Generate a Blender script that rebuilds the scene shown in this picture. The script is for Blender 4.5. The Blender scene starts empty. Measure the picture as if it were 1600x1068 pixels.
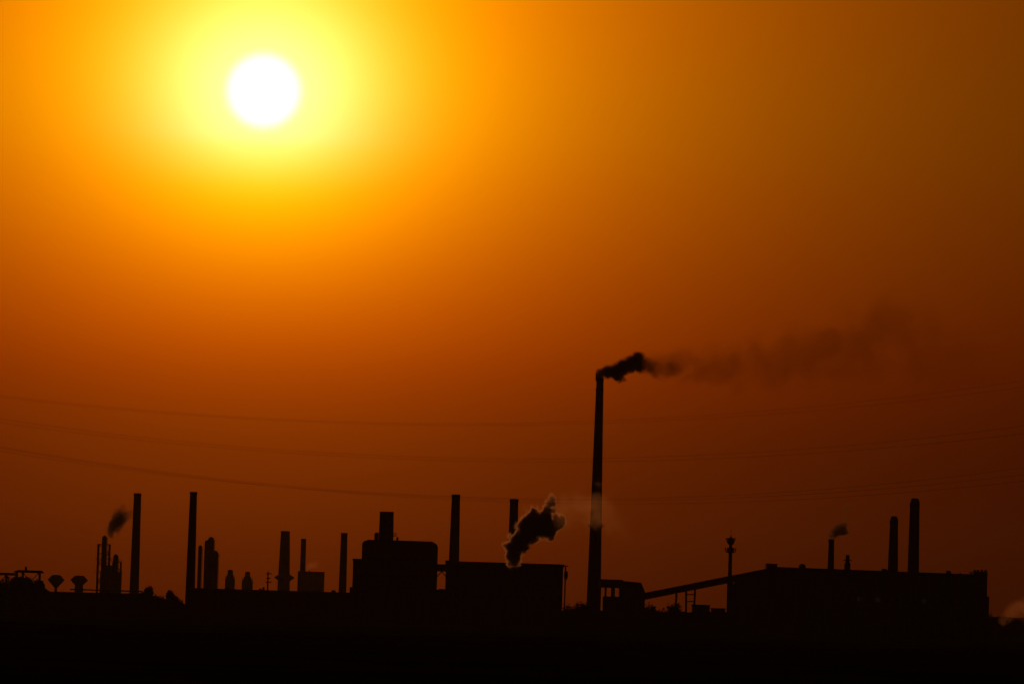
import bpy, math, random
from mathutils import Vector

random.seed(7)
PI = math.pi
scene = bpy.context.scene
COL = scene.collection

# ------------------------------------------------------------------ camera
F = 6515.0                 # focal length in photo pixels (photo is 1600 wide)
CAM_Z = 5.0
PITCH = math.atan(426.0 / F)
ROLL = math.radians(1.7)
R0 = Vector((1, 0, 0))
F0 = Vector((0, math.cos(PITCH), math.sin(PITCH)))
U0 = Vector((0, -math.sin(PITCH), math.cos(PITCH)))
RV = R0 * math.cos(ROLL) + U0 * math.sin(ROLL)
UV = U0 * math.cos(ROLL) - R0 * math.sin(ROLL)


def ray(px, py):
    return (F0 + RV * ((px - 800) / F) + UV * ((534 - py) / F)).normalized()


def at(px, py, Y):
    d = ray(px, py)
    return Vector((0, 0, CAM_Z)) + d * (Y / d.y)


cam_data = bpy.data.cameras.new("camera")
cam = bpy.data.objects.new("camera", cam_data)
COL.objects.link(cam)
from mathutils import Matrix
cam.matrix_world = Matrix(((RV.x, UV.x, -F0.x, 0), (RV.y, UV.y, -F0.y, 0), (RV.z, UV.z, -F0.z, CAM_Z), (0, 0, 0, 1)))
cam_data.sensor_width = 36
cam_data.lens = F / 1600 * 36
cam_data.clip_start = 1
cam_data.clip_end = 60000
scene.camera = cam

# ------------------------------------------------------------------ helpers


def lin(c):
    c = c / 255.0
    return c / 12.92 if c <= 0.04045 else ((c + 0.055) / 1.055) ** 2.4


class MB:
    """collects shapes into one mesh"""

    def __init__(self):
        self.v, self.f = [], []

    def box(self, x0, x1, y0, y1, z0, z1):
        n = len(self.v)
        self.v += [(x, y, z) for z in (z0, z1) for y in (y0, y1) for x in (x0, x1)]
        for q in ((0, 2, 3, 1), (4, 5, 7, 6), (0, 1, 5, 4), (2, 6, 7, 3), (0, 4, 6, 2), (1, 3, 7, 5)):
            self.f.append(tuple(n + i for i in q))
        return self

    def lathe(self, prof, cx=0, cy=0, n=24):
        b = len(self.v)
        for r, z in prof:
            for i in range(n):
                a = 2 * PI * i / n
                self.v.append((cx + r * math.cos(a), cy + r * math.sin(a), z))
        for k in range(len(prof) - 1):
            for i in range(n):
                j = (i + 1) % n
                self.f.append((b + k * n + i, b + k * n + j, b + (k + 1) * n + j, b + (k + 1) * n + i))
        self.f.append(tuple(b + i for i in range(n))[::-1])
        self.f.append(tuple(b + (len(prof) - 1) * n + i for i in range(n)))
        return self

    def bar(self, p, q, w, h=None):
        h = h or w
        p, q = Vector(p), Vector(q)
        d = (q - p).normalized()
        s = d.cross(Vector((0, 0, 1)))
        if s.length < 1e-4:
            s = Vector((1, 0, 0))
        s.normalize()
        u = s.cross(d).normalized()
        n = len(self.v)
        for e in (p, q):
            for a, b_ in ((-1, -1), (1, -1), (1, 1), (-1, 1)):
                self.v.append(tuple(e + s * (a * w / 2) + u * (b_ * h / 2)))
        for qd in ((0, 1, 2, 3), (7, 6, 5, 4), (0, 4, 5, 1), (1, 5, 6, 2), (2, 6, 7, 3), (3, 7, 4, 0)):
            self.f.append(tuple(n + i for i in qd))
        return self

    def tube(self, pts, r, n=6):
        pts = [Vector(p) for p in pts]
        b = len(self.v)
        for k, p in enumerate(pts):
            d = (pts[min(k + 1, len(pts) - 1)] - pts[max(k - 1, 0)]).normalized()
            s = d.cross(Vector((0, 0, 1)))
            if s.length < 1e-3:
                s = Vector((1, 0, 0))
            s.normalize()
            u = s.cross(d)
            for i in range(n):
                a = 2 * PI * i / n
                self.v.append(tuple(p + s * (r * math.cos(a)) + u * (r * math.sin(a))))
        for k in range(len(pts) - 1):
            for i in range(n):
                j = (i + 1) % n
                self.f.append((b + k * n + i, b + k * n + j, b + (k + 1) * n + j, b + (k + 1) * n + i))
        self.f.append(tuple(b + i for i in range(n))[::-1])
        self.f.append(tuple(b + (len(pts) - 1) * n + i for i in range(n)))
        return self

    def prism(self, outline, y0, y1):
        """outline: (x, z) polygon pushed from y0 to y1"""
        n, b = len(outline), len(self.v)
        self.v += [(x, y0, z) for x, z in outline] + [(x, y1, z) for x, z in outline]
        self.f.append(tuple(b + i for i in range(n)))
        self.f.append(tuple(b + n + i for i in range(n))[::-1])
        for i in range(n):
            j = (i + 1) % n
            self.f.append((b + i, b + n + i, b + n + j, b + j))
        return self

    def build(self, name, m, parent=None, smooth=False, loc=None):
        me = bpy.data.meshes.new(name)
        me.from_pydata(self.v, [], self.f)
        me.validate()
        if smooth:
            for p in me.polygons:
                p.use_smooth = len(p.vertices) == 4
        me.materials.append(m)
        o = bpy.data.objects.new(name, me)
        COL.objects.link(o)
        if parent:
            o.parent = parent
        if loc is not None:
            o.location = loc
        return o


def tag(o, label=None, cat=None, group=None, kind=None):
    if label:
        o["label"] = label
    if cat:
        o["category"] = cat
    if group:
        o["group"] = group
    if kind:
        o["kind"] = kind
    return o


def thing(name, loc, label, cat, group=None):
    o = bpy.data.objects.new(name, None)
    COL.objects.link(o)
    o.location = loc
    o.empty_display_size = 2
    return tag(o, label, cat, group)


# ------------------------------------------------------------------ materials
def material(name, c1, c2, scale=0.4, rough=0.9, stretch=(1, 1, 1), bump=0.3, metal=0.0):
    m = bpy.data.materials.new(name)
    m.use_nodes = True
    nt = m.node_tree
    b = nt.nodes["Principled BSDF"]
    tc = nt.nodes.new("ShaderNodeTexCoord")
    mp = nt.nodes.new("ShaderNodeMapping")
    mp.inputs["Scale"].default_value = stretch
    nz = nt.nodes.new("ShaderNodeTexNoise")
    nz.inputs["Scale"].default_value = scale
    nz.inputs["Detail"].default_value = 6
    rp = nt.nodes.new("ShaderNodeValToRGB")
    rp.color_ramp.elements[0].position = 0.35
    rp.color_ramp.elements[1].position = 0.7
    rp.color_ramp.elements[0].color = (*c1, 1)
    rp.color_ramp.elements[1].color = (*c2, 1)
    bp = nt.nodes.new("ShaderNodeBump")
    bp.inputs["Strength"].default_value = bump
    bp.inputs["Distance"].default_value = 0.1
    L = nt.links.new
    L(tc.outputs["Object"], mp.inputs["Vector"])
    L(mp.outputs["Vector"], nz.inputs["Vector"])
    L(nz.outputs["Fac"], rp.inputs["Fac"])
    L(rp.outputs["Color"], b.inputs["Base Color"])
    L(nz.outputs["Fac"], bp.inputs["Height"])
    L(bp.outputs["Normal"], b.inputs["Normal"])
    b.inputs["Roughness"].default_value = rough
    b.inputs["Metallic"].default_value = metal
    b.inputs["Specular IOR Level"].default_value = 0.2
    return m


M = {
    "concrete": material("weathered_concrete", (.20, .18, .16), (.30, .28, .25), .25, stretch=(1, 1, .2)),
    "brick": material("sooty_brick", (.14, .09, .07), (.24, .15, .11), .5, stretch=(1, 1, .3)),
    "steel": material("rusty_steel", (.10, .07, .05), (.18, .14, .12), .8, .6, metal=.3),
    "sheet": material("corrugated_sheet", (.16, .15, .14), (.26, .24, .22), .3, .7, stretch=(3, 3, .2)),
    "roof": material("roofing_felt", (.05, .05, .05), (.10, .09, .08), .4),
    "wire": material("dull_cable", (.05, .05, .05), (.09, .08, .08), 2),
    "leaf": material("foliage", (.03, .045, .015), (.08, .10, .04), .8),
    "bark": material("bark", (.06, .045, .025), (.12, .09, .06), 1.5, stretch=(1, 1, .2)),
    "soil": material("dry_field", (.022, .018, .012), (.05, .04, .023), .03, 1.0),
    "glass": material("dusty_glass", (.04, .04, .045), (.07, .07, .07), .5, .35),
}
for k in ("soil",):
    M[k].node_tree.nodes["Principled BSDF"].inputs["Specular IOR Level"].default_value = 0.0


def glow_material(name, col, strength):
    m = bpy.data.materials.new(name)
    m.use_nodes = True
    b = m.node_tree.nodes["Principled BSDF"]
    b.inputs["Base Color"].default_value = (.3, .3, .3, 1)
    b.inputs["Emission Color"].default_value = (*col, 1)
    b.inputs["Emission Strength"].default_value = strength
    return m


# ------------------------------------------------------------------ exposure, sky and sun
EXPO = -4.0
K = 2.0 ** (-EXPO)         # photo-linear value -> scene value
scene.view_settings.view_transform = "Standard"
scene.view_settings.look = "None"
scene.view_settings.exposure = EXPO
scene.view_settings.gamma = 1
SUN_DIR = ray(412, 142)
SUN_EL = math.asin(SUN_DIR.z)
SUN_AZ = math.atan2(SUN_DIR.x, SUN_DIR.y)

world = bpy.data.worlds.new("World")
scene.world = world
world.use_nodes = True
nt = world.node_tree
nt.nodes.clear()
N, L = nt.nodes.new, nt.links.new


def wmath(op, a, b=None, c=None, clamp=False, tree=None):
    t = tree or nt
    n = t.nodes.new("ShaderNodeMath")
    n.operation = op
    n.use_clamp = clamp
    for i, x in enumerate((a, b, c)):
        if x is None:
            continue
        if isinstance(x, (int, float)):
            n.inputs[i].default_value = x
        else:
            t.links.new(x, n.inputs[i])
    return n.outputs[0]


def fcurve(src, pts, tree=None, handle="AUTO_CLAMPED"):
    """piecewise curve through pts [(x, y)], any ranges; returns a socket"""
    t = tree or nt
    xs, ys = [p[0] for p in pts], [p[1] for p in pts]
    x0, x1, y0, y1 = min(xs), max(xs), min(ys), max(ys)
    if y1 - y0 < 1e-9:
        y1 = y0 + 1e-9
    u = wmath("DIVIDE", wmath("SUBTRACT", src, x0, tree=t), x1 - x0, clamp=True, tree=t)
    n = t.nodes.new("ShaderNodeFloatCurve")
    cv = n.mapping.curves[0]
    while len(cv.points) < len(pts):
        cv.points.new(0.5, 0.5)
    for p, (x, y) in zip(cv.points, sorted(pts)):
        p.location = ((x - x0) / (x1 - x0), (y - y0) / (y1 - y0))
        p.handle_type = handle
    n.mapping.update()
    t.links.new(u, n.inputs["Value"])
    return wmath("MULTIPLY_ADD", n.outputs["Value"], y1 - y0, y0, tree=t)


tc = N("ShaderNodeTexCoord")
nrm = N("ShaderNodeVectorMath"); nrm.operation = "NORMALIZE"
L(tc.outputs["Generated"], nrm.inputs[0])
dist = N("ShaderNodeVectorMath"); dist.operation = "DISTANCE"
L(nrm.outputs[0], dist.inputs[0])
dist.inputs[1].default_value = SUN_DIR
r = wmath("MULTIPLY", dist.outputs["Value"], F)           # distance from the sun
r2 = wmath("MULTIPLY", wmath("MULTIPLY", r, r), 1e-4)
sep = N("ShaderNodeSeparateXYZ"); L(nrm.outputs[0], sep.inputs[0])
dy = wmath("MULTIPLY", wmath("SUBTRACT", SUN_DIR.z, sep.outputs["Z"]), F)   # how far below the sun's height
# thickening dust towards the horizon: optical depth for red, green, blue
eR = fcurve(dy, [(-600, -.3), (-137, -.1), (0, 0), (158, .15), (258, .29), (358, .47), (458, .77), (558, 1.05), (658, 1.2), (746, 1.36), (860, 1.5)])
eG = fcurve(dy, [(-600, -.2), (-137, -.04), (0, 0), (158, .336), (258, .652), (358, 1.03), (458, 1.44), (558, 1.67), (658, 1.84), (746, 2.05), (860, 2.2)])
eB = fcurve(dy, [(-600, .4), (-140, .12), (0, 0), (55, .0), (90, .45), (122, 1.1), (158, 2.6), (258, 6), (500, 7)])


def glow(a, b, e):
    return wmath("DIVIDE", wmath("EXPONENT", wmath("MULTIPLY", e, -1)), wmath("MULTIPLY_ADD", r2, b, a))


gR = glow(.49, .042, eR)
gG = glow(.65, .205, eG)
gB = wmath("MULTIPLY", wmath("EXPONENT", wmath("MULTIPLY", wmath("MULTIPLY_ADD", r2, 1 / 1.69, eB), -1)), .45)
disc = N("ShaderNodeMapRange"); disc.interpolation_type = "SMOOTHSTEP"
L(r, disc.inputs["Value"])
disc.inputs["From Min"].default_value = 70
disc.inputs["From Max"].default_value = 30
disc.inputs["To Min"].default_value = 0
disc.inputs["To Max"].default_value = 1.2
gR = wmath("ADD", gR, disc.outputs[0])
gG = wmath("ADD", gG, disc.outputs[0])
gB = wmath("ADD", gB, disc.outputs[0])
comb = N("ShaderNodeCombineXYZ")
for i, s in enumerate((gR, gG, gB)):
    L(s, comb.inputs[i])
BG = 0.1
sc = N("ShaderNodeVectorMath"); sc.operation = "SCALE"
L(comb.outputs[0], sc.inputs[0]); sc.inputs["Scale"].default_value = K / BG
bg1 = N("ShaderNodeBackground"); bg1.inputs["Strength"].default_value = BG
L(sc.outputs[0], bg1.inputs["Color"])
# the rest of the dome: physical sky seen through the same orange dust
sky = N("ShaderNodeTexSky")
sky.sky_type = "NISHITA"
sky.sun_disc = False
sky.sun_elevation = SUN_EL
sky.sun_rotation = SUN_AZ
sky.dust_density = 6
tint = N("ShaderNodeVectorMath"); tint.operation = "MULTIPLY"
L(sky.outputs[0], tint.inputs[0]); tint.inputs[1].default_value = (.06, .012, .002)
bg2 = N("ShaderNodeBackground"); bg2.inputs["Strength"].default_value = 0.05
L(tint.outputs[0], bg2.inputs["Color"])
add = N("ShaderNodeAddShader"); L(bg1.outputs[0], add.inputs[0]); L(bg2.outputs[0], add.inputs[1])
out = N("ShaderNodeOutputWorld"); L(add.outputs[0], out.inputs["Surface"])

sun_data = bpy.data.lights.new("sun", "SUN")
sun_data.energy = 2.0
sun_data.angle = math.radians(0.53)
sun_data.color = (1.0, .31, .09)
sun = bpy.data.objects.new("sun", sun_data)
COL.objects.link(sun)
sun.rotation_euler = (-SUN_DIR).to_track_quat("-Z", "Y").to_euler()
sun.location = (0, 0, 400)

# ------------------------------------------------------------------ ground
def ground_z(x, y):
    z = .35 * math.sin(x * .021 + y * .013) * math.sin(y * .017 + 1.3) + .25 * math.sin(x * .09 + 2) * math.sin(y * .05)
    return z - .6


g = MB()
xs = [-4000, -2600, -1600, -1000, -700] + [-500 + 12.5 * i for i in range(81)] + [700, 1000, 1600, 2600, 4000]
ys = [-150, 0, 100, 200] + [260 + 14 * i for i in range(62)] + [1140 + 40 * i for i in range(30)] + [2400, 2700, 3100, 3700, 4500, 5600, 8000]
for y in ys:
    for x in xs:
        g.v.append((x, y, ground_z(x, y) if 200 < y < 1800 else -.6))
nx = len(xs)
for j in range(len(ys) - 1):
    for i in range(nx - 1):
        g.f.append((j * nx + i, j * nx + i + 1, (j + 1) * nx + i + 1, (j + 1) * nx + i))
tag(g.build("ground", M["soil"], smooth=True), kind="structure")


def mound(name, pts, Y, depth):
    """low earth bank following the given photo points (px, py), a real ridge with slopes"""
    m = MB()
    P = [at(px, py, Y) for px, py in pts]
    rows = 9
    for j in range(rows):
        v = j / (rows - 1) * 2 - 1
        for p in P:
            k = math.cos(v * PI / 2) ** 1.3
            m.v.append((p.x, Y + v * depth, -1.0 + (p.z + 1.0) * k))
    n = len(P)
    for j in range(rows - 1):
        for i in range(n - 1):
            m.f.append((j * n + i, j * n + i + 1, (j + 1) * n + i + 1, (j + 1) * n + i))
    return tag(m.build(name, M["soil"], smooth=True), kind="structure")


def wob(a, b, n, amp, s):
    rr = random.Random(s)
    return [(a[0] + (b[0] - a[0]) * i / n, a[1] + (b[1] - a[1]) * i / n + (rr.random() - .5) * amp) for i in range(n + 1)]


mound("embankment", wob((-60, 928), (70, 926), 20, 2, 1) + wob((74, 925), (222, 926), 20, 1, 4) + wob((226, 927), (292, 944), 12, 1.5, 2) + wob((300, 948), (560, 952), 20, 1.5, 3), 1820, 60)
mound("embankment", wob((860, 952), (1150, 956), 50, 2.0, 5), 1700, 50)
mound("embankment", wob((1500, 961), (1680, 967), 24, 1.5, 6), 2300, 60)

# ------------------------------------------------------------------ chimneys
CH = "factory chimneys"


def chimney(px, py, wt, wb, pyb, Y, label, mat="concrete", bands=(.985,), platforms=(), ladder=1, group=CH, flare=1.0, cat="chimney", name="chimney"):
    """top centre (px, py), width wt there, width wb at row pyb, all in photo pixels"""
    s = Y / F
    top = at(px, py, Y)
    h = top.z
    rt = wt / 2 * s
    slope = (wb - wt) / 2 * s / ((pyb - py) * s)
    rb = rt + slope * h

    def rad(z):
        return rt + slope * (h - z)
    t = thing(name, (top.x, Y, 0), label, cat, group)
    n = 32
    prof = [(rb * 1.0, -1.5)] + [(rad(h * k / 12), h * k / 12) for k in range(1, 12)] + [(rt, h - .9 * rt), (rt * (.4 + .6 * flare), h - .35 * rt), (rt * flare, h), (rt * flare * .78, h), (rt * flare * .7, h - rt * 2.5)]
    MB().lathe(prof, n=n).build("shaft", M[mat], t, smooth=True)
    for b in bands:
        z = h * b
        MB().lathe([(rad(z) * 1.0, z - .5), (rad(z) + .16, z - .4), (rad(z) + .16, z + .5), (rad(z), z + .6)], n=n).build("band", M["steel"], t)
    for pz in platforms:
        z = at(px, pz, Y).z
        ro = rad(z) + .95
        pl = MB().lathe([(rad(z) - .02, z - .55), (ro, z), (ro, z + .12), (rad(z) - .02, z + .12)], n=n).build("platform", M["steel"], t)
        rl = MB()
        for zz in (.55, 1.1):
            rl.tube([(ro * math.cos(a * PI / 16), ro * math.sin(a * PI / 16), z + zz) for a in range(33)], .05, 4)
        for a in range(16):
            c, s_ = ro * math.cos(a * PI / 8), ro * math.sin(a * PI / 8)
            rl.bar((c, s_, z), (c, s_, z + 1.1), .06)
        rl.build("railing", M["steel"], pl)
    if ladder:
        ld = MB()
        ax = .86
        for dx in (-.25, .25):
            ld.bar(((rb + .18) * ax + dx * .3, -(rb + .18) * .5 + dx, 1), ((rt + .18) * ax + dx * .3, -(rt + .18) * .5 + dx, h - .5), .07)
        k = int(h / 1.2)
        for i in range(k):
            z = 1 + (h - 2) * i / k
            q = rad(z) + .18
            ld.bar((q * ax - .08, -q * .5 - .25, z), (q * ax + .08, -q * .5 + .25, z), .05)
        ld.build("ladder", M["steel"], t)
    return t


chimney(937.5, 590, 11, 22, 943, 2000, "tallest chimney, tapering and lone, with black smoke trailing from its mouth", bands=(.99, .95), platforms=(822,))
chimney(215, 770, 11.5, 14.5, 921, 3000, "tall chimney just right of the slender process columns on the low shed",)
chimney(302.5, 768, 11, 15, 940, 1960, "tall tapering chimney at the left end of the long low hall", bands=(.99,))
chimney(446, 829, 14, 18, 897, 4300, "thick short chimney with a cone shaped collar round its foot", mat="brick", bands=(.985, .9))
chimney(474.5, 841, 8, 8.5, 892, 4500, "thin chimney rising behind the small square block house", mat="steel")
chimney(538, 832, 10, 12, 915, 3000, "plain chimney standing just left of the tall boiler house", mat="brick")
chimney(712.5, 772, 13, 16, 875, 2050, "tall chimney behind the left end of the long flat furnace hall")
chimney(803.5, 779, 13, 15, 880, 2060, "chimney half hidden behind the billowing dark steam")
chimney(1299, 842, 8, 10, 890, 1960, "small thin chimney on the big right hall with a small puff of smoke", mat="steel")
chimney(1397, 806, 12, 16, 893, 1980, "shorter thick chimney of the pair beyond the big right hall", bands=(.95,), flare=.66)
chimney(1429.5, 778, 14.5, 18, 897, 1990, "taller thick chimney of the pair beyond the big right hall", bands=(.95,), flare=.66)

# ------------------------------------------------------------------ buildings
def hall(name, pxl, pyl, pxr, Y, depth, label, cat="factory hall", mat="sheet", parapet=.9, roof_items=(), group=None, windows=None, glints=()):
    """flat roofed hall; left top corner (pxl, pyl) and right edge pxr in photo pixels"""
    a = at(pxl, pyl, Y)
    b = at(pxr, pyl + (pxr - pxl) * .0297, Y)
    x0, x1, h = a.x, b.x, a.z
    cx = (x0 + x1) / 2
    t = thing(name, (cx, Y, 0), label, cat, group)
    w2 = (x1 - x0) / 2
    c = MB()
    c.box(-w2, w2, 0, .3, h - parapet - .3, h).box(-w2, w2, depth - .3, depth, h - parapet - .3, h)
    c.box(-w2, -w2 + .3, .302, depth - .302, h - parapet - .3, h).box(w2 - .3, w2, .302, depth - .302, h - parapet - .3, h)
    c.build("parapet", M["concrete"], t)
    MB().box(-w2 + .302, w2 - .302, .302, depth - .302, h - parapet - .2, h - parapet + .15).build("roof", M["roof"], t)
    pil = MB().box(-w2 + .25, w2 - .25, .25, depth - .25, -1.5, h - parapet)
    k = max(2, int((x1 - x0) / 6))
    for i in range(k + 1):
        x = -w2 + .5 + (2 * w2 - 1) * i / k
        pil.box(x - .25, x + .25, .05, .248, -1.5, h - parapet - .31)
    pil.build("wall", M[mat], t)
    if windows:
        n, zc, wh, ww = windows
        for i in range(n):
            x = -w2 + 2 * w2 * (i + .5) / n
            f = MB()
            f.box(x - ww / 2 - .15, x + ww / 2 + .15, .12, .246, zc - wh / 2 - .15, zc - wh / 2)
            f.box(x - ww / 2 - .15, x + ww / 2 + .15, .12, .246, zc + wh / 2, zc + wh / 2 + .15)
            f.box(x - ww / 2 - .15, x - ww / 2, .12, .246, zc - wh / 2, zc + wh / 2)
            f.box(x + ww / 2, x + ww / 2 + .15, .12, .246, zc - wh / 2, zc + wh / 2)
            f.box(x - .05, x + .05, .16, .246, zc - wh / 2, zc + wh / 2)
            fo = f.build("window", M["steel"], t)
            MB().box(x - ww / 2, x + ww / 2, .19, .244, zc - wh / 2, zc + wh / 2).build("pane", GLINT if i in glints else M["glass"], fo)
    return t, (-w2, w2, h)


GLINT = glow_material("glint_pane", (1, .75, .45), .003 * K)  # faint emission that stands in for glints on window glass


def Xl(t, px, py, Y):
    p = at(px, py, Y)
    return p.x - t.location.x, p.z


# long low hall, far left
t, (a, b, h) = hall("storage_shed", 72, 923.0, 222, 1950, 30, "long low shed below the process columns with an added pipe rail along its eave", "shed", roof_items=())
# pipe added above the eave so the sky beneath it draws a pale strip
pp = MB()
pp.tube([(a + 11, 2, h + 1.25), (b, 2, h + 1.25)], .3, 8)
pp.build("added_eave_pipe", M["steel"], t, smooth=True)
for i in range(12):
    x = a + 8 + (b - a - 8) * i / 11
    MB().bar((x, 2, h - .3), (x, 2, h + 1.2), .12).build("pipe_bracket", M["steel"], t)

# long low hall in the middle left
t, (a, b, h) = hall("long_hall", 292, 917.5, 562, 1900, 34, "long low dark hall stretching from the left chimney to the boiler house")
for px, w, hh in ((352, 5, 1.0), (405, 4, .7), (410, 3, 1.3), (520, 6, .9), (548, 5, 2.6)):
    x, _ = Xl(t, px, 917, 1900)
    MB().box(x - w * .15, x + w * .15, 8, 10, h - .8, h + hh).build("roof_vent", M["sheet"], t)

# boiler house
t, (a, b, h) = hall("annex_building", 551, 872, 572, 1935, 24, "low annex stepping down at the left side of the boiler house", "annex", mat="brick")
Y = 1940
A = at(566, 843.5, Y)
B = at(683, 843.5 + 117 * .0297, Y)
t = thing("boiler_house", ((A.x + B.x) / 2, Y, 0), "tall boiler house block with rounded roof corners and a squat stack on top", "boiler house")
w2, h = (B.x - A.x) / 2, A.z
rc = 1.9
ol = [(-w2, -1.5), (w2, -1.5), (w2, h - rc)] + [(w2 - rc + rc * math.cos(q * PI / 12), h - rc + rc * math.sin(q * PI / 12)) for q in range(1, 6)] + \
     [(w2 - rc, h), (-w2 + rc, h)] + [(-w2 + rc - rc * math.sin(q * PI / 12), h - rc + rc * math.cos(q * PI / 12)) for q in range(1, 6)] + [(-w2, h - rc)]
rb = MB().prism(ol, 0, 30)
for i in range(1, 9):
    x = -w2 + 2 * w2 * i / 9
    rb.box(x - .2, x + .2, -.25, -.003, -1.5, h - .6)
rb.build("wall", M["sheet"], t)
MB().box(-w2 + 2.2, w2 - 2.2, 3, 27, h + .004, h + .5).build("roof", M["roof"], t)
gl = MB()
for z in (h - 9, h - 17):
    gl.box(-w2 + 3, w2 - 3, -.12, -.004, z, z + 1.6)
gl.build("window_band", M["glass"], t)
# squat stack on the roof
s = Y / F
sx, _ = Xl(t, 603.5, 798, Y)
sz = at(603, 798, Y).z
stk = MB().lathe([(11.6 * s, h - .3), (11.3 * s, h + 6), (10.9 * s, sz - .5), (11.3 * s, sz - .4), (11.3 * s, sz), (9 * s, sz), (8.6 * s, sz - 5)], cx=sx, cy=10, n=32).build("stack", M["steel"], t, smooth=True)
zp = at(603, 835, Y).z
pf = MB().lathe([(11.2 * s, zp - .4), (16.5 * s, zp - .25), (16.5 * s, zp), (11.2 * s, zp)], cx=sx, cy=10, n=24)
for i in range(24):
    q = 2 * PI * i / 24
    pf.bar((sx + 16.3 * s * math.cos(q), 10 + 16.3 * s * math.sin(q), zp), (sx + 16.3 * s * math.cos(q), 10 + 16.3 * s * math.sin(q), zp + 1.1), .08)
pf.tube([(sx + 16.3 * s * math.cos(q * PI / 16), 10 + 16.3 * s * math.sin(q * PI / 16), zp + 1.1) for q in range(33)], .06, 4)
pf.build("platform", M["steel"], stk)
MB().lathe([(1.0, h - .3), (1.0, h + 3.2), (.7, h + 3.8), (.2, h + 3.9)], cx=sx - 15 * s, cy=9, n=16).build("roof_vent", M["steel"], t)
MB().lathe([(.5, h - .3), (.5, h + 2.1)], cx=sx + 18 * s, cy=9, n=12).build("roof_vent", M["steel"], t)

# connecting bridge between the boiler house and the furnace hall
a = at(682, 881.5, 1955); b = at(699, 882, 1955)
t = thing("connecting_bridge", ((a.x + b.x) / 2, 1955, 0), "short covered bridge joining the boiler house and the furnace hall", "bridge")
w = (b.x - a.x) / 2
z1, z0 = a.z, at(690, 892, 1955).z
MB().box(-w, w, 0, 4, z0, z1).build("gallery", M["sheet"], t)
MB().box(-w, w, -.3, 4.3, z1 + .003, z1 + .3).build("roof", M["roof"], t)
zl = at(690, 922, 1955).z
lw = MB()
for dy_ in (.4, 3.6):
    lw.bar((w - .25, dy_, -1), (w - .25, dy_, z0), .5)
    lw.bar((-w + .25, dy_, -1), (-w + .25, dy_, z0), .4)
    lw.bar((w - .3, dy_, z0 - 2.6), (0, dy_, z0), .4)
    lw.bar((-w + .3, dy_, z0 - 2.6), (0, dy_, z0), .4)
lw.build("support_frame", M["steel"], t)
a = at(678, 922, 1945); b = at(702, 922, 1945)
t = thing("valve_house", ((a.x + b.x) / 2, 1945, 0), "low hut filling the gap under the connecting bridge", "hut")
w = (b.x - a.x) / 2
MB().box(-w, w, 0, 8, -1.5, a.z - .3).build("wall", M["brick"], t)
MB().prism([(-w - .3, a.z - .3), (w + .3, a.z - .3), (w * .3, a.z + .9), (-w * .3, a.z + .9)], -.3, 8.3).build("roof", M["roof"], t)

# furnace hall
Y = 1960
t, (a, b, h) = hall("furnace_hall", 696, 875.5, 881, Y, 45, "long flat roofed furnace hall behind the billowing steam", parapet=1.3, windows=(14, 13.5, 2.2, 2.6), glints=())
pr = MB()
pr.tube([(b + .9, 3, -1), (b + .9, 3, h - 1.2), (b + .1, 3, h - .4)], .35, 8)
pr.build("downpipe", M["steel"], t, smooth=True)
MB().box(b + .01, b + 2.2, 2, 6, h - .9, h - .5).build("side_platform", M["steel"], t)
dv = MB().lathe([(.5, h - 7), (.9, h - 6), (.9, h - 4), (.5, h - 3)], cx=b + 1.2, cy=4.5, n=12)
dv.build("dust_pot", M["steel"], t, smooth=True)
x, z = Xl(t, 700, 874, Y)
MB().box(x - 1.3, x + 1.3, 6, 9, h - .9, h + .35).build("roof_vent", M["sheet"], t)
# steam vent on the near side of the hall
p = at(804, 884, 1945)
t = thing("steam_vent", (p.x, 1945, 0), "squat steam vent pipe at the foot of the billowing steam", "vent pipe")
MB().lathe([(2.0, -1), (2.0, p.z - 5), (1.6, p.z - 3), (1.6, p.z - .4), (1.9, p.z - .3), (1.9, p.z), (1.4, p.z), (1.4, p.z - 3)], n=24).build("pipe", M["steel"], t, smooth=True)
MB().lathe([(1.6, p.z - 2.2), (2.6, p.z - 2.1), (2.6, p.z - 1.9), (1.6, p.z - 1.8)], n=24).build("collar", M["steel"], t)

# square block house left of centre
Y = 4400
t, (a, b, h) = hall("block_house", 465, 891.5, 506, Y, 26, "small square block house beside the thin chimney", "block house", mat="concrete", parapet=.5)
x, _ = Xl(t, 483, 888, Y)
MB().lathe([(.5, h - .6), (.5, h + .7), (.9, h + .8), (.1, h + 1.3)], cx=x, cy=5, n=12).build("roof_vent", M["steel"], t)

# ------------------------------------------------------------------ crusher house at the foot of the tallest chimney
Y = 1930
a = at(938, 904, Y); b = at(972, 905, Y); c = at(1002, 909.5, Y); d = at(1008, 924, Y)
t = thing("crusher_house", ((a.x + d.x) / 2, Y, 0), "stepped crusher house between the tallest chimney and the conveyor", "plant building")
ox = t.location.x
zf = at(940, 917, Y).z; zs = at(940, 938, Y).z
xa, xb, xc, xd = a.x - ox, b.x - ox, c.x - ox, d.x - ox
x2 = at(943, 920, Y).x - ox
x4 = at(948, 920, Y).x - ox; x5 = at(955, 920, Y).x - ox; x6 = at(961, 920, Y).x - ox; x7 = at(968, 920, Y).x - ox
MB().prism([(xa, zf), (xb, zf), (xb, a.z - .5), (xa, a.z - .5)], 0, 12).build("upper_floor", M["sheet"], t)
MB().box(xa - .4, xb + .4, -.4, 12.4, a.z - .498, a.z).build("roof", M["roof"], t)
zo = at(950, 921, Y).z; zo2 = at(950, 931, Y).z
low = MB()
low.prism([(x7, -1.5), (xd, -1.5), (xd, d.z), (xc, c.z), (xb + .01, c.z + .6), (xb + .01, zf - .01), (x7, zf - .01)], .5, 11.5)
low.box(x2, x7 - .003, .5, 11.5, -1.5, zo2)
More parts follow.
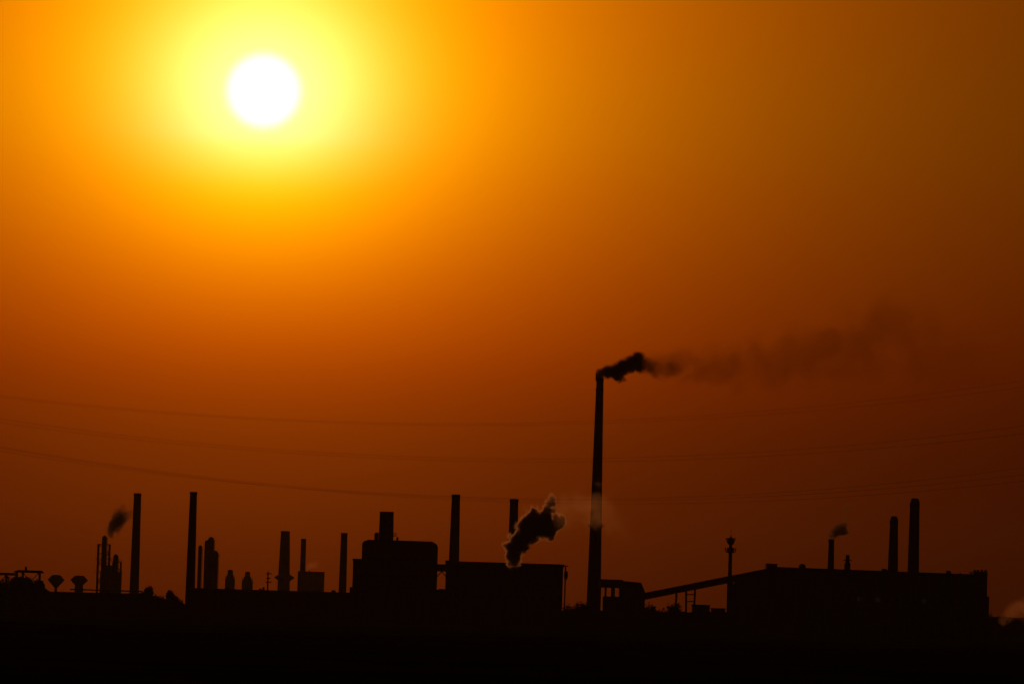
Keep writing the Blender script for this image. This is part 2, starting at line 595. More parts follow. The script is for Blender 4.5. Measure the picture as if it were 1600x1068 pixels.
low.box(x4 - .7, x4, .5, 11.5, zo2 + .003, zf - .003).box(x5, x6, .5, 2, zo2 + .003, zf - .003)
low.build("wall", M["brick"], t)
MB().bar((xa + .3, .6, -1), (xa + .3, .6, zf - .003), .45).build("post", M["steel"], t)
MB().bar((xa + .3, 11, -1), (xa + .3, 11, zf - .003), .45).build("post", M["steel"], t)

# ------------------------------------------------------------------ conveyor
Y = 1940
p0, p1 = at(1004, 932, Y), at(1203, 892.5, Y)
t = thing("conveyor", (p0.x, Y, 0), "inclined covered conveyor climbing from the crusher house to the right hall", "conveyor")
o = t.location
q0, q1 = p0 - o, p1 - o
MB().bar((q0.x, 2, q0.z), (q1.x, 2, q1.z), 3.2, 2.9).build("gallery", M["sheet"], t)
d = (q1 - q0).normalized()
u = Vector((-d.z, 0, d.x))
MB().bar(Vector((q0.x, 2, q0.z)) + u * 1.6, Vector((q1.x, 2, q1.z)) + u * 1.6, 3.7, .28).build("roof", M["roof"], t)


def zc(x):
    return q0.z + (q1.z - q0.z) * (x - q0.x) / (q1.x - q0.x) - 1.5


for px, w, lean in ((1057, .55, .25), (1072, .5, -.5), (1086, .5, .5)):
    x = at(px, 935, Y).x - o.x
    l = MB()
    for yy in (.7, 3.3):
        l.bar((x - lean, yy, -1.5), (x, yy, zc(x)), w + .3)
    l.bar((x, .7, zc(x) * .6), (x, 3.3, zc(x) * .6), .3)
    l.build("leg", M["steel"], t)
xa_, xb_ = at(1072, 935, Y).x - o.x, at(1086, 935, Y).x - o.x
for zz in (at(1080, 928, Y).z, at(1080, 939, Y).z):
    for yy in (.7, 3.3):
        MB().bar((xa_, yy, zz), (xb_, yy, zz), .45).build("brace", M["steel"], t)

# ------------------------------------------------------------------ mast with antennas and stair tower
Y = 1880
p = at(1142, 838, Y)
t = thing("antenna_mast", (p.x, Y, 0), "slim antenna mast with two crowns of panels above the conveyor", "antenna mast")
s = Y / F
MB().lathe([(4.2 * s, -1.5), (3.2 * s, p.z * .45), (2.7 * s, p.z - 6), (2.0 * s, p.z - 1), (.3, p.z + .3)], n=16).build("pole", M["steel"], t, smooth=True)
MB().bar((0, 0, p.z - 1), (.0, 0, p.z + 3.6), .14).build("whip_aerial", M["steel"], t)
for zt, rr, hh, tilt in ((at(1142, 849, Y).z, 1.15, 2.6, .9), (at(1142, 862, Y).z, 2.0, 1.9, .35)):
    ring = MB().lathe([(.5, zt - .6), (rr, zt - .2), (rr, zt), (.5, zt)], n=16).build("bracket_ring", M["steel"], t)
    for i in range(6):
        q = 2 * PI * i / 6
        c_, s_ = math.cos(q), math.sin(q)
        pa = Vector((c_ * rr, s_ * rr, zt))
        MB().bar(pa, pa + Vector((c_ * tilt, s_ * tilt, hh)), .75, .45).build("panel_antenna", M["sheet"], t)
Y = 1890
a, b = at(1137.5, 911, Y), at(1149, 911, Y)
t = thing("stair_tower", ((a.x + b.x) / 2, Y, 0), "narrow stair tower at the foot of the antenna mast", "tower")
w = (b.x - a.x) / 2
sm = MB()
for x in (-w, w):
    for yy in (0, 3):
        sm.bar((x, yy, -1.5), (x, yy, a.z), .45)
sm.build("frame", M["steel"], t)
MB().box(-w + .3, w - .3, .2, 2.8, -1.5, a.z - .2).build("cladding", M["sheet"], t)
MB().box(-w - .35, w + .35, -.4, 3.4, a.z + .003, a.z + .3).build("roof", M["roof"], t)

# ------------------------------------------------------------------ right hall
Y = 1900
t, (a, b, h) = hall("rolling_mill", 1148, 904 - 15.5, 1545, Y + 40, 60, "big dark mill hall at the right carrying the thick chimneys", parapet=.01)

for c_ in list(t.children):
    bpy.data.objects.remove(c_)
tx = t.location.x


def XX(px, py):
    p = at(px, py, Y + 40)
    return p.x - tx, p.z


pts = [(1149, 903), (1198, 893), (1198, 879.5), (1214.5, 880), (1215, 885), (1521.5, 896.5), (1522, 892), (1543, 892.7)]
ol = [XX(*p) for p in pts]
wl = ol[0][0]; wr = ol[-1][0]
main = MB()
hz = ol[5][1]
main.prism([(wl, -1.5), (XX(1543, 893)[0], -1.5), (XX(1543, 893)[0], hz - 1.2), (ol[4][0], hz - 1.2 + (ol[4][1] - hz)), (ol[2][0], hz - 1.2 + (ol[4][1] - hz)), (ol[1][0], ol[1][1]), (wl, ol[0][1])], 0, 60)
rf = MB()
rf.prism([(ol[4][0] + .01, ol[4][1] - 1.19), (ol[5][0], hz - 1.19), (ol[5][0], hz), (ol[4][0] + .01, ol[4][1])], -.4, 60.4)
rf.build("roof", M["roof"], t)
MB().box(ol[2][0], ol[3][0], -.2, 12, ol[4][1] - 1.25, ol[2][1]).build("head_house", M["sheet"], t)
eb = MB().box(ol[6][0], ol[7][0], -.2, 20, hz - 1.195, ol[6][1])
for px in (1524, 1529, 1535, 1541):
    x, z = XX(px, 889.5)
    eb.box(x - .5, x + .5, 2, 4, ol[6][1] - .1, z)
eb.build("end_tower", M["concrete"], t)
x0, z0 = XX(1540, 931); x1, z1 = XX(1548, 931)
MB().box(x0, x1, 6, 30, -1.5, z0).build("side_annex", M["brick"], t)
x1, z1 = XX(1546, 918)
MB().box(XX(1543, 918)[0] + .01, x1, 10, 14, z0 + .01, z1).build("side_duct", M["steel"], t)
rb = main
nb = 20
for i in range(nb + 1):
    x = wl + 16 + (XX(1520, 900)[0] - wl - 16) * i / nb
    rb.box(x - .25, x + .25, -.25, -.003, -1.5, hz - 2.5)
rb.build("wall", M["sheet"], t)
xa_, zw = XX(1335, 935)
for i in range(15):
    px = 1300 + i * 14.3
    x, zz = XX(px, 934 + (px - 1335) * .0297)
    f = MB()
    f.box(x - 1.3, x + 1.3, -.2, -.004, zw + 1.1, zw + 1.25).box(x - 1.3, x + 1.3, -.2, -.004, zw - 1.25, zw - 1.1)
    f.box(x - 1.3, x - 1.15, -.2, -.004, zw - 1.098, zw + 1.098).box(x + 1.15, x + 1.3, -.2, -.004, zw - 1.098, zw + 1.098)
    fo = f.build("window", M["steel"], t)
    MB().box(x - 1.14, x + 1.14, -.1, -.006, zw - 1.09, zw + 1.09).build("pane", GLINT if i in (3, 5, 10) else M["glass"], fo)  # a few panes glow weakly in place of glints
for px, wpx, py0, kind in ((1257, 11, 879.5, "dome"), (1385, 11, 887.5, "box"), (1486, 9, 890.5, "box"), (1505, 3, 894, "box")):
    x, z = XX(px, py0)
    rr = wpx / 2 * Y / F
    if kind == "dome":
        MB().lathe([(rr, z - 3.0), (rr, z - 1), (rr * .8, z - .4), (rr * .3, z)], cx=x, cy=14, n=20).build("roof_vent", M["steel"], t, smooth=True)
    else:
        MB().prism([(x - rr, z - 3.2), (x + rr, z - 3.2), (x + rr, z - .3), (x + rr * .4, z), (x - rr * .6, z)], 12, 16).build("roof_vent", M["sheet"], t)
# tank-like vent cowl standing between the small chimney and the thick pair
p = at(1324.5, 866.5, Y + 60)
v = thing("ventilation_cowl", (p.x, Y + 60, 0), "short vent cowl with a cross arm on the right hall roof", "vent cowl")
s = Y / F
MB().lathe([(5 * s, hz - 4), (5 * s, p.z - 4), (3.2 * s, p.z - 3.4), (3.2 * s, p.z)], n=16).build("cowl", M["steel"], v, smooth=True)
MB().bar((-6.5 * s, 0, p.z - 2.5), (6.5 * s, 0, p.z - 2.5), .5).build("cross_arm", M["steel"], v)

# ------------------------------------------------------------------ process columns (left)
PC = "refinery process columns"


def column(px, py, w, Y, label, plats=(), base=None, group=PC, mat="steel"):
    s = Y / F
    p = at(px, py, Y)
    t = thing("process_column", (p.x, Y, 0), label, "process column", group)
    rr = w / 2 * s
    MB().lathe([(rr, -1.5), (rr, p.z - rr * 1.2), (rr * .8, p.z - rr * .5), (rr * .35, p.z - .1), (.15, p.z)], n=20).build("vessel", M[mat], t, smooth=True)
    for pyp, ext in plats:
        z = at(px, pyp, Y).z
        ro = rr + ext * s
        pl = MB().lathe([(rr - .02, z - .3), (ro, z - .1), (ro, z + .1), (rr - .02, z + .1)], n=20)
        for i in range(12):
            q = 2 * PI * i / 12
            pl.bar((ro * math.cos(q), ro * math.sin(q), z), (ro * math.cos(q), ro * math.sin(q), z + 1.2), .12)
        pl.tube([(ro * math.cos(q * PI / 12), ro * math.sin(q * PI / 12), z + 1.2) for q in range(25)], .09, 4)
        pl.build("platform", M["steel"], t)
    MB().tube([(rr + .5, -.3, 2), (rr + .5, -.3, p.z - 2), (rr * .4, -.3, p.z - .6)], .22, 6).build("riser_pipe", M["steel"], t)
    return t


Y = 3600
column(163.5, 836, 8, Y, "tallest column of the left process group", ((873, 9), (893, 9)))
column(181, 865, 8, Y, "stubby column at the right of the left process group", ((876, 6), (893, 8)))


def steel_tower(px0, px1, py, Y, label, bays):
    a, b = at(px0, py, Y), at(px1, py, Y)
    t = thing("scaffold_tower", ((a.x + b.x) / 2, Y, 0), label, "scaffold tower")
    w = (b.x - a.x) / 2
    f = MB()
    h = a.z
    for x in (-w, w):
        for yy in (-w, w):
            f.bar((x, yy, -1.5), (x, yy, h), .95)
    f.build("frame", M["steel"], t)
    br = MB()
    for i in range(bays):
        z0, z1 = h * i / bays, h * (i + 1) / bays
        for yy in (-w, w):
            br.bar((-w, yy, z1 - .4), (w, yy, z1 - .4), .55)
            br.bar((-w, yy, z0), (w, yy, z1 - .4), .34) if i % 2 else br.bar((w, yy, z0), (-w, yy, z1 - .4), .34)
    br.build("brace", M["steel"], t)
    return t


steel_tower(154, 171.5, 849, 3603, "open scaffold tower wrapped round the tallest left process column", 7)
steel_tower(177, 189, 877, 3603, "low open scaffold tower round the stubby left process column", 5)
t, _ = hall("pump_house", 156, 893, 189, 3610, 12, "pump house between the left process columns", "pump house", mat="brick", parapet=.4)
t, _ = hall("pump_house", 160, 882, 176, 3630, 10, "raised block behind the tallest left process column", "pump house", mat="sheet", parapet=.4)

Y = 3400
column(313, 851, 6, Y, "thin pale column just right of the tapering left chimney", ())
column(330, 838, 10.5, Y, "tallest column of the second process group", ((862, 5), (880, 5)))
column(323.5, 843, 7, Y + 8, "slender column hugging the second group on its left", ())
column(337, 860, 9, Y + 4, "short column hugging the second group on its right", ((868, 2),))

# small stepped towers on the skyline behind the long hall
def stepped(px, py, w, base_w, base_py, Y, label):
    s = Y / F
    p = at(px, py, Y)
    t = thing("hopper_tower", (p.x, Y, 0), label, "hopper tower", "small hopper towers")
    zb = at(px, base_py, Y).z
    w1, w2 = w / 2 * s, base_w / 2 * s
    zm = p.z - (p.z - zb) * .45
    MB().box(-w1, w1, -w1, w1, zm, p.z - .35).build("head_house", M["sheet"], t)
    MB().prism([(-w1 - .3, p.z - .348), (w1 + .3, p.z - .348), (w1 * .3, p.z + .5), (-w1 * .3, p.z + .5)], -w1 - .3, w1 + .3).build("roof", M["roof"], t)
    MB().prism([(-w2, -1.5), (w2, -1.5), (w2, zb), (w1 * 1.15, zm - .003), (-w1 * 1.15, zm - .003), (-w2, zb)], -w2, w2).build("bin", M["concrete"], t)
    MB().bar((-w2 - .5, 0, -1.5), (-w2 - .5, 0, zm - 1), .5).build("leg", M["steel"], t)
    MB().bar((w2 + .5, 0, -1.5), (w2 + .5, 0, zm - 1), .5).build("leg", M["steel"], t)
    return t


stepped(360, 890, 8, 13, 905, 4200, "small hopper tower left of its wider twin behind the long hall")
stepped(387, 893, 7.5, 15, 908, 4210, "small wide footed hopper tower behind the long hall")
p = at(419, 892, 2200)
t = thing("cross_arm_post", (p.x, 2200, 0), "thin post with cross arms left of the collared chimney", "post")
MB().lathe([(.5, -1), (.35, p.z)], n=10).build("pole", M["steel"], t)
for pyp, w in ((896, 2.0), (903, 1.4), (909, 2.0)):
    z = at(419, pyp, 2200).z
    MB().bar((-w * .6, 0, z), (w, 0, z + .2), .5).build("cross_arm", M["steel"], t)


# ------------------------------------------------------------------ top-shaped water towers
def water_tower(px, pyt, pym, pyb, wpx, Y, label, stem=1.1):
    s = Y / F
    p = at(px, pyt, Y)
    zm, zb = at(px, pym, Y).z, at(px, pyb, Y).z
    t = thing("water_tower", (p.x, Y, 0), label, "water tower", "top shaped water towers")
    rr = wpx / 2 * s
    MB().lathe([(stem, zb - .5), (rr * .45, zb + (zm - zb) * .3), (rr * .97, zm - .2), (rr, zm), (rr * .94, zm + .25), (rr * .5, p.z - .2), (rr * .42, p.z), (.2, p.z + .15)], n=28).build("tank", M["concrete"], t)
    MB().lathe([(stem * 1.5, -1.5), (stem, 6), (stem, zb - .3)], n=20).build("stem", M["concrete"], t, smooth=True)
    return t


water_tower(88, 897.5, 905, 917, 27, 3200, "top shaped water tower nearest the pipe gantry", 1.0)
water_tower(124, 898.5, 905.5, 917, 28, 3190, "top shaped water tower nearest the left process columns", 3.3)
water_tower(444.5, 896, 901.5, 911, 33, 4240, "cone shaped water tower in front of the thick short chimney", 5.2)

# ------------------------------------------------------------------ pipe gantry, far left
Y = 1800
pA, pB = at(-14, 897, Y), at(67, 892.5, Y)
t = thing("pipe_gantry", ((pA.x + pB.x) / 2, Y, 0), "braced steel pipe gantry at the far left edge of the plant", "pipe gantry")
ox = t.location.x
zlow, zhi = at(10, 897, Y).z, at(45, 893, Y).z
xm = at(24, 895, Y).x - ox
b_ = MB()
for yy in (0, 3):
    b_.bar((pA.x - ox, yy, zlow), (xm + 1, yy, zlow), .6)
    b_.bar((xm - .5, yy, zhi), (pB.x - ox, yy, zhi), .75)
b_.build("beam", M["steel"], t)
pi_ = MB()
for yy, dz in ((.7, .55), (1.6, .6), (2.4, .5)):
    pi_.tube([(pA.x - ox, yy, zlow + dz), (xm, yy, zlow + dz), (xm + .6, yy, zhi + dz), (pB.x - ox - .5, yy, zhi + dz)], .22, 6)
pi_.build("pipe", M["steel"], t)
for px in (-9, 9, 25, 34.5, 61):
    x = at(px, 910, Y).x - ox
    lg = MB()
    zt = zlow if px < 24 else zhi
    for yy in (0, 3):
        lg.bar((x, yy, -1.5), (x, yy, zt), .62)
    lg.bar((x, 0, zt * .7), (x, 3, zt * .7), .3)
    lg.build("leg", M["steel"], t)
bb = MB()
for p0_, p1_, zt in ((-9, 9, zlow), (9, 25, zlow), (34.5, 61, zhi)):
    x0, x1 = at(p0_, 910, Y).x - ox, at(p1_, 910, Y).x - ox
    bb.bar((x0, 0, zt), ((x0 + x1) / 2, 0, zt - 4), .35)
    bb.bar((x1, 0, zt), ((x0 + x1) / 2, 0, zt - 4), .35)
    bb.bar((x0, 0, zt - 4), (x1, 0, zt - 4), .3)
bb.build("brace", M["steel"], t)
x, z = at(40, 884, Y).x - ox, at(40, 884, Y).z
MB().lathe([(.55, zhi + .2), (.5, z - .4), (.2, z)], cx=x, cy=1.5, n=10).build("vent_pipe", M["steel"], t)


# ------------------------------------------------------------------ trees and shrubs
def foliage(rng, rx, ry, z0, z1, n, size):
    m = MB()
    blobs = []
    nb = rng.randint(6, 9)
    for i in range(nb):
        a = rng.random() * 2 * PI
        q = rng.random() ** .5 * .6
        zz = z0 + (z1 - z0) * (.2 + .62 * rng.random())
        blobs.append((math.cos(a) * q * rx * 1.15, math.sin(a) * q * ry, zz, rng.uniform(.2, .48)))
    blobs.append((rx * rng.uniform(-.3, .3), 0, z0 + (z1 - z0) * .74, .38))
    blobs.append((0, 0, z0 + (z1 - z0) * .3, .55))
    hz_ = (z1 - z0) / 2
    for i in range(n):
        bx, by, bz, br_ = rng.choice(blobs)
        d = Vector((rng.gauss(0, 1), rng.gauss(0, 1), rng.gauss(0, 1))).normalized() * (rng.random() ** .5) * (1 + abs(rng.gauss(0, .22)))
        c = Vector((bx + d.x * br_ * rx, by + d.y * br_ * ry, min(max(bz + d.z * br_ * hz_ * 1.25, z0), z1 * 1.06)))
        u_ = Vector((rng.gauss(0, 1), rng.gauss(0, 1), rng.gauss(0, 1))).normalized()
        w_ = u_.orthogonal().normalized()
        k = size * rng.uniform(.5, 1.2)
        b0 = len(m.v)
        m.v += [tuple(c - u_ * k), tuple(c + w_ * k * .6), tuple(c + u_ * k), tuple(c - w_ * k * .6)]
        m.f.append((b0, b0 + 1, b0 + 2, b0 + 3))
    return m


def tree(px, pyt, wpx, Y, label, n=111100, seed=1, name="tree", cat="tree", low=.12, group="trees and bushes along the plant edge"):
    rng = random.Random(seed)
    s = Y / F
    p = at(px, pyt, Y)
    h = p.z
    rx = wpx / 2 * s * 1.25
    t = thing(name, (p.x, Y, 0), label, cat, group)
    foliage(rng, rx, min(rx, 5), h * low, h, n, max(.35, min(rx, h) * .11)).build("crown", M["leaf"], t)
    tr = MB()
    tr.tube([(0, 0, -1.5), (.1, 0, h * .3), (0, .1, h * .75)], max(.14, h * .025), 6)
    for i in range(5):
        a = rng.random() * 2 * PI
        z = h * rng.uniform(.25, .55)
        tr.bar((0, 0, z), (math.cos(a) * rx * .6, math.sin(a) * rx * .5, z + h * .25), .18)
    tr.build("trunk", M["bark"], t)
    return t


tree(36, 904, 34, 1760, "broad dark tree under the middle of the pipe gantry", seed=3)
tree(52, 901, 26, 1790, "thin branched tree rising between the gantry legs", 420, seed=31, low=.3)
tree(12, 900, 34, 1790, "sparse tall tree behind the left half of the pipe gantry", 520, seed=32, low=.3)
tree(63, 910, 22, 1770, "dark tree under the right end of the pipe gantry", seed=4)
tree(4, 913, 22, 1765, "dark tree under the left end of the pipe gantry", seed=5)
tree(19, 913, 16, 1750, "small tree between the two broad trees under the gantry", 1400, seed=6)
tree(229, 917, 19, 1840, "low round tree at the right end of the storage shed", 11100, seed=7)
tree(268, 922, 22, 1840, "bushy tree on the bank left of the tapering left chimney", 11100, seed=8)
tree(248, 929, 24, 1835, "low bush between the two bushy trees on the left bank", 1300, seed=81, name="bush", cat="bush")
tree(281, 934, 12, 1835, "small bush at the foot of the tapering left chimney", 900, seed=82, name="bush", cat="bush")
tree(904, 941, 30, 1690, "bush at the left foot of the tallest chimney", 1300, seed=9, name="bush", cat="bush")
tree(888, 945, 22, 1690, "low bush against the right end of the furnace hall", 1100, seed=10, name="bush", cat="bush")
tree(1014, 942, 26, 1690, "bush below the low end of the conveyor", 1300, seed=11, name="bush", cat="bush")
tree(1034, 948, 16, 1690, "scruffy bush between the conveyor foot and its first leg", 1100, seed=12, name="bush", cat="bush")
tree(1052, 943, 26, 1690, "bush at the foot of the first conveyor leg", 1300, seed=13, name="bush", cat="bush")
tree(1124, 950, 14, 1690, "low bush left of the stair tower", 1100, seed=15, name="bush", cat="bush")
tree(1548, 955, 12, 2200, "low bush at the right end of the mill hall", 1100, seed=16, name="bush", cat="bush")
tree(1566, 961, 20, 2220, "flat bush on the bank beneath the glowing steam", 1100, seed=17, name="bush", cat="bush")

t, (a, b, h) = hall("site_cabin", 1081, 943.5, 1110, 1760, 6, "low site cabin under the conveyor trestle", "cabin", parapet=.2)
t, (a, b, h) = hall("site_cabin", 1111, 949, 1134, 1765, 6, "lower site cabin between the trestle and the stair tower", "cabin", parapet=.2)

# ------------------------------------------------------------------ power lines
LG = "power cables crossing the sky"


def wire(pts, Y, label, r=.02):
    """pts: three photo points -> one parabola in the real vertical plane at depth Y"""
    P = [at(px, py, Y) for px, py in pts]
    (x0, z0), (x1, z1), (x2, z2) = [(p.x, p.z) for p in P]
    d0 = z0 / ((x0 - x1) * (x0 - x2)); d1 = z1 / ((x1 - x0) * (x1 - x2)); d2 = z2 / ((x2 - x0) * (x2 - x1))
    A_ = d0 + d1 + d2
    B_ = -(d0 * (x1 + x2) + d1 * (x0 + x2) + d2 * (x0 + x1))
    C_ = d0 * x1 * x2 + d1 * x0 * x2 + d2 * x0 * x1
    m = MB()
    xs_ = [-170 + 340 * i / 120 for i in range(121)]
    m.tube([(x, Y, A_ * x * x + B_ * x + C_) for x in xs_], r, 6)
    o = m.build("power_cable", M["wire"])
    return tag(o, label, "power cable", LG)


wire([(0, 617), (700, 661.5), (1600, 594)], 900, "upper cable of the highest pair")
wire([(0, 620), (640, 663.5), (1600, 604)], 903, "lower cable of the highest pair")
wire([(0, 654), (760, 716), (1600, 665)], 900, "upper cable of the middle pair", .023)
wire([(0, 660), (700, 719), (1600, 677)], 903, "lower cable of the middle pair", .023)
wire([(0, 697), (760, 777), (1600, 730)], 900, "uppermost cable of the lowest bundle", .023)
wire([(0, 704), (760, 779), (1600, 741)], 903, "second cable from the top in the lowest bundle", .023)
wire([(0, 699), (740, 781.5), (1600, 751)], 906, "lowest of all the cables, dipping behind the tallest chimney", .023)


# ------------------------------------------------------------------ smoke and steam
def plume(name, spine, Y, axis, label, cat, dens, albedo, g, ydepth=1.0, wob_=.9, seed=0, n_scale=1.0, soft=.45, step=1.0, group=None, blobs=None):
    """spine: (px, py, radius px, relative density), monotone along the axis ('x' or 'z')"""
    s = Y / F
    P = [at(q[0], q[1], Y) for q in spine]
    o0 = P[0]
    A = [(p.x - o0.x) if axis == "x" else (p.z - o0.z) for p in P]
    Bc = [(p.z - o0.z) if axis == "x" else (p.x - o0.x) for p in P]
    Rr = [q[2] * s for q in spine]
    D = [q[3] for q in spine]
    # domain mesh
    m = MB()
    nr, ns = 6 * (len(A) - 1), 16
    import bisect

    def interp(V, a):
        for i in range(len(A) - 1):
            if (A[i] <= a <= A[i + 1]) or (A[i] >= a >= A[i + 1]):
                return V[i] + (V[i + 1] - V[i]) * (a - A[i]) / (A[i + 1] - A[i])
        return V[-1]
    for k in range(nr + 1):
        a = A[0] + (A[-1] - A[0]) * k / nr
        bc, rr = interp(Bc, a), max(interp(Rr, a) * 1.25, .3)
        for i in range(ns):
            q = 2 * PI * i / ns
            bb_, yy = bc + rr * math.cos(q), rr * ydepth * math.sin(q)
            m.v.append((a, yy, bb_) if axis == "x" else (bb_, yy, a))
    for k in range(nr):
        for i in range(ns):
            j = (i + 1) % ns
            m.f.append((k * ns + i, k * ns + j, (k + 1) * ns + j, (k + 1) * ns + i))
    m.f.append(tuple(range(ns))[::-1])
    m.f.append(tuple(nr * ns + i for i in range(ns)))
    if axis == "x":        # keep the normals pointing outwards
        m.f = [q[::-1] for q in m.f]
    mat = bpy.data.materials.new(name + "_volume")
    mat.use_nodes = True
    T = mat.node_tree
    T.nodes.clear()
    W = lambda op, a, b=None, c=None, clamp=False: wmath(op, a, b, c, clamp, tree=T)
    tcn = T.nodes.new("ShaderNodeTexCoord")
    sp = T.nodes.new("ShaderNodeSeparateXYZ")
    T.links.new(tcn.outputs["Object"], sp.inputs[0])
    a_s, b_s = (sp.outputs["X"], sp.outputs["Z"]) if axis == "x" else (sp.outputs["Z"], sp.outputs["X"])
    bc = fcurve(a_s, list(zip(A, Bc)), T)
    rc_ = fcurve(a_s, list(zip(A, Rr)), T)
    dc = fcurve(a_s, list(zip(A, D)), T)
    db = W("SUBTRACT", b_s, bc)
    dyv = W("DIVIDE", sp.outputs["Y"], ydepth)
    rho = W("DIVIDE", W("SQRT", W("ADD", W("MULTIPLY", db, db), W("MULTIPLY", dyv, dyv))), rc_)
    nz = T.nodes.new("ShaderNodeTexNoise")
    nz.noise_dimensions = "4D"
    nz.inputs["W"].default_value = seed
    nz.inputs["Scale"].default_value = n_scale
    nz.inputs["Detail"].default_value = 5
    nz.inputs["Roughness"].default_value = .6
    nz.inputs["Distortion"].default_value = .6
    T.links.new(tcn.outputs["Object"], nz.inputs["Vector"])
    n_ = W("MULTIPLY_ADD", nz.outputs["Fac"], 2 * wob_, -wob_)
    edge = rho
    if blobs:              # rounded billows instead of one smooth tube
        edge = None
        for bx, by, br in blobs:
            p = at(bx, by, Y) - o0
            vd = T.nodes.new("ShaderNodeVectorMath")
            vd.operation = "DISTANCE"
            vd.inputs[1].default_value = (p.x, 0, p.z)
            T.links.new(tcn.outputs["Object"], vd.inputs[0])
            e_ = W("DIVIDE", vd.outputs["Value"], br * s)
            edge = e_ if edge is None else W("SMOOTH_MIN", edge, e_, .15)
    rho2 = W("ADD", edge, n_)
    mr = T.nodes.new("ShaderNodeMapRange")
    mr.interpolation_type = "SMOOTHSTEP"
    T.links.new(rho2, mr.inputs["Value"])
    mr.inputs["From Min"].default_value = .9
    mr.inputs["From Max"].default_value = .9 - soft
    mr.inputs["To Min"].default_value = 0
    mr.inputs["To Max"].default_value = 1
    lim = W("SUBTRACT", 1.0, W("MULTIPLY", W("SUBTRACT", rho, 1.0, clamp=True), 5), clamp=True)   # gone before the domain ends
    de = W("MULTIPLY", W("MULTIPLY", W("MULTIPLY", mr.outputs[0], lim), dc), dens)
    pv = T.nodes.new("ShaderNodeVolumePrincipled")
    pv.inputs["Color"].default_value = (*albedo, 1)
    pv.inputs["Anisotropy"].default_value = g
    T.links.new(de, pv.inputs["Density"])
    ou = T.nodes.new("ShaderNodeOutputMaterial")
    T.links.new(pv.outputs[0], ou.inputs["Volume"])
    mat.cycles.volume_step_rate = step
    o = m.build(name, mat, loc=o0)
    return tag(o, label, cat, group)


SM = "smoke and steam plumes"
plume("smoke_plume", [(930.5, 586, 12, 1), (937, 584, 20, 1), (945, 582, 24, 1), (955, 581, 27, 1), (963, 581, 30, 1), (972, 576, 30, 1), (985, 571, 30, 1), (996, 569, 30, 1), (1001, 570, 30, .7), (1006, 572, 28, .35), (1013, 575, 28, .2), (1024, 577, 28, .14), (1035, 577, 26, .07), (1048, 578, 26, .11), (1060, 578, 22, .05), (1072, 577, 20, 0)],
      2000, "x", "dense black smoke bent over the mouth of the tallest chimney", "smoke plume", 1.1, (.12, .10, .08), .3, seed=2.3, n_scale=.17, wob_=.8, soft=.5, group=SM,
      blobs=[(935, 588, 10), (940, 583, 12), (950, 581, 15), (962, 581, 17), (967, 588, 13), (975, 574, 17), (985, 570, 17), (994, 567, 16), (1000, 571, 16), (999, 559, 12), (1009, 571, 16), (1017, 575, 18), (1023, 581, 15), (1032, 577, 15), (1040, 579, 15), (1049, 577, 18), (1058, 576, 14), (1028, 570, 13)])
plume("smoke_plume", [(992, 566, 22, 0), (1006, 567, 28, 1.3), (1030, 570, 34, 1.7), (1060, 573, 38, 1.5), (1100, 572, 42, 1.25), (1160, 567, 48, 1.05), (1230, 561, 56, .9), (1300, 553, 68, .72), (1350, 536, 84, .6), (1385, 522, 88, .52), (1440, 542, 90, .28), (1490, 556, 84, .2), (1570, 568, 70, 0)],
      2004, "x", "thin brown smoke drifting far right of the tallest chimney", "smoke plume", .024, (.12, .08, .05), .3, seed=5.1, n_scale=.08, wob_=1.5, soft=.8, group=SM)
plume("steam_plume", [(805, 891, 12, .08), (805, 886, 16, .12), (805, 881, 22, 1), (804, 866, 26, 1), (808, 851, 30, 1), (816, 842, 44, 1), (832, 836, 56, 1), (842, 826, 58, 1), (846, 816, 58, 1), (848, 806, 52, 1), (850, 798, 46, .9), (855, 788, 36, .7), (860, 779, 26, .5), (862, 768, 18, .2), (863, 762, 12, 0)],
      1940, "z", "billowing dark steam with glowing edges over the furnace hall", "steam plume", 2.0, (.60, .50, .42), .8, seed=1.4, n_scale=.24, wob_=1.25, soft=.4, group=SM,
      blobs=[(805, 887, 9), (804, 878, 13), (803, 866, 17), (805, 855, 19), (811, 845, 20), (820, 836, 20), (829, 826, 23), (833, 816, 23), (833, 805, 17), (832, 797, 10), (846, 823, 22), (858, 830, 17), (850, 813, 19), (851, 803, 12), (855, 795, 11), (859, 786, 11), (862, 777, 9), (872, 817, 14), (868, 806, 9), (877, 812, 9), (865, 797, 7)])
plume("steam_plume", [(862, 818, 16, 0), (870, 808, 32, .6), (878, 802, 38, .9), (890, 796, 40, .8), (910, 792, 38, .9), (928, 793, 42, 1.2), (942, 799, 40, .9), (955, 810, 38, .55), (970, 824, 34, .3), (992, 838, 28, 0)],
      1720, "x", "faint pale steam drifting across the middle of the tallest chimney", "steam plume", .030, (.9, .75, .62), .75, seed=11.7, n_scale=.17, wob_=1.5, soft=.9, group=SM)
plume("smoke_plume", [(163, 832, 4, .05), (167, 826, 8, .5), (171, 822, 12, 1), (179, 818, 14, 1), (188, 813, 13, .8), (197, 808, 11, .5), (206, 803, 9, .3), (214, 799, 9, .14), (224, 795, 8, .08), (236, 792, 6, 0)],
      3600, "x", "flag shaped grey smoke blowing from the left process columns", "smoke plume", .17, (.34, .29, .22), .65, seed=4.4, n_scale=.13, wob_=1.3, soft=.6, group=SM)
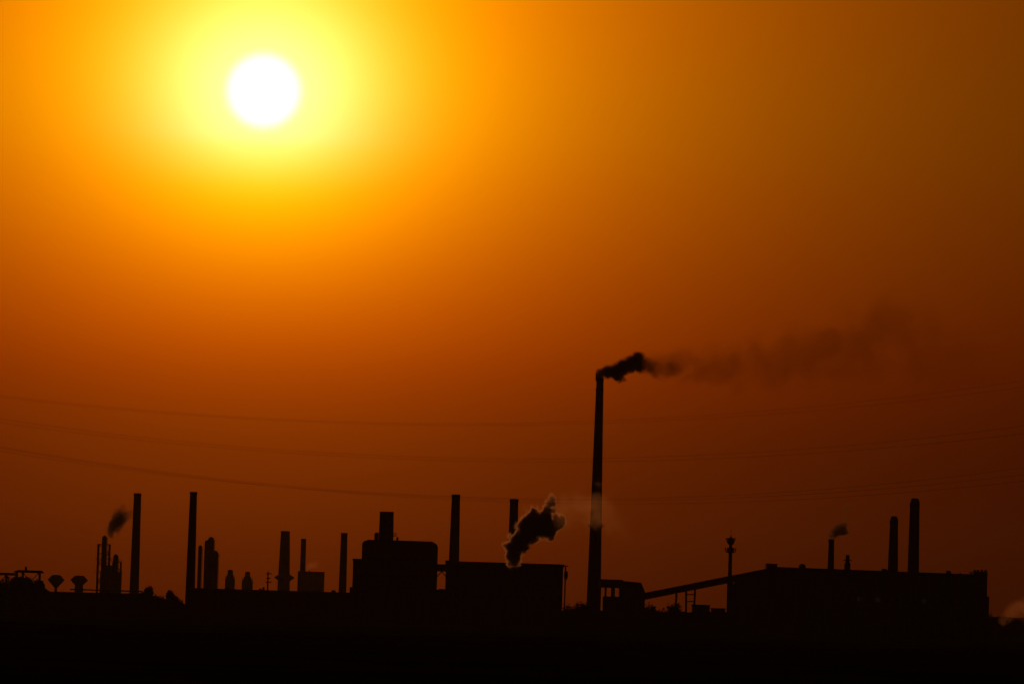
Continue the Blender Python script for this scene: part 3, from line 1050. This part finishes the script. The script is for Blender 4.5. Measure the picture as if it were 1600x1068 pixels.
plume("smoke_plume", [(164, 834, 5, .04), (168, 829, 10, .3), (173, 823, 20, 1), (184, 814, 25, 1), (193, 808, 21, .6), (201, 803, 14, .25), (209, 799, 10, .12), (220, 795, 8, .05), (230, 790, 6, 0)],
      3600, "x", "flag shaped grey smoke blowing from the left process columns", "smoke plume", .26, (.22, .20, .16), .5, seed=4.4, n_scale=.14, wob_=1.2, soft=.7, group=SM)
plume("smoke_plume", [(1299.5, 844, 6, .9), (1302, 838, 9, 1), (1312, 832, 17, 1), (1315, 825, 16, 1), (1317, 818, 13, .7), (1320, 812, 9, .2), (1322, 804, 11, .1), (1323, 795, 13, .12), (1324, 784, 11, 0)],
      1960, "z", "small dark puff rising from the thin chimney on the right hall", "smoke plume", .6, (.35, .28, .2), .65, seed=6.7, n_scale=.35, wob_=1.5, soft=.5, group=SM)
plume("steam_plume", [(1558, 970, 8, 0), (1568, 964, 16, .7), (1582, 958, 24, 1), (1600, 952, 28, 1), (1625, 946, 30, 1), (1660, 943, 30, .6), (1690, 940, 24, 0)],
      2150, "x", "glowing orange steam at the far right edge of the horizon", "steam plume", .05, (.95, .72, .55), .75, seed=8.8, n_scale=.17, wob_=1.7, soft=.8, group=SM)
plume("steam_plume", [(476, 888, 5, .6), (482, 884, 9, 1), (490, 882, 9, .7), (500, 880, 7, 0)],
      4380, "x", "wisp of pale steam over the small block house", "steam plume", .04, (.95, .8, .65), .75, seed=3.3, n_scale=.15, wob_=1.0, soft=.8, group=SM)

# ------------------------------------------------------------------ haze
hz_m = bpy.data.materials.new("haze_volume")
hz_m.use_nodes = True
T = hz_m.node_tree
T.nodes.clear()
pv = T.nodes.new("ShaderNodeVolumePrincipled")
pv.inputs["Color"].default_value = (.95, .85, .75, 1)
pv.inputs["Density"].default_value = 0.8e-5
pv.inputs["Anisotropy"].default_value = .7
ou = T.nodes.new("ShaderNodeOutputMaterial")
T.links.new(pv.outputs[0], ou.inputs["Volume"])
tag(MB().box(-4200, 4200, -200, 8200, -2.6, 185).build("haze", hz_m), kind="stuff")

# ------------------------------------------------------------------ render settings
c = scene.cycles
c.volume_bounces = 2
c.max_bounces = 6
c.diffuse_bounces = 2
c.use_denoising = True
c.volume_max_steps = 256
c.volume_step_rate = .5
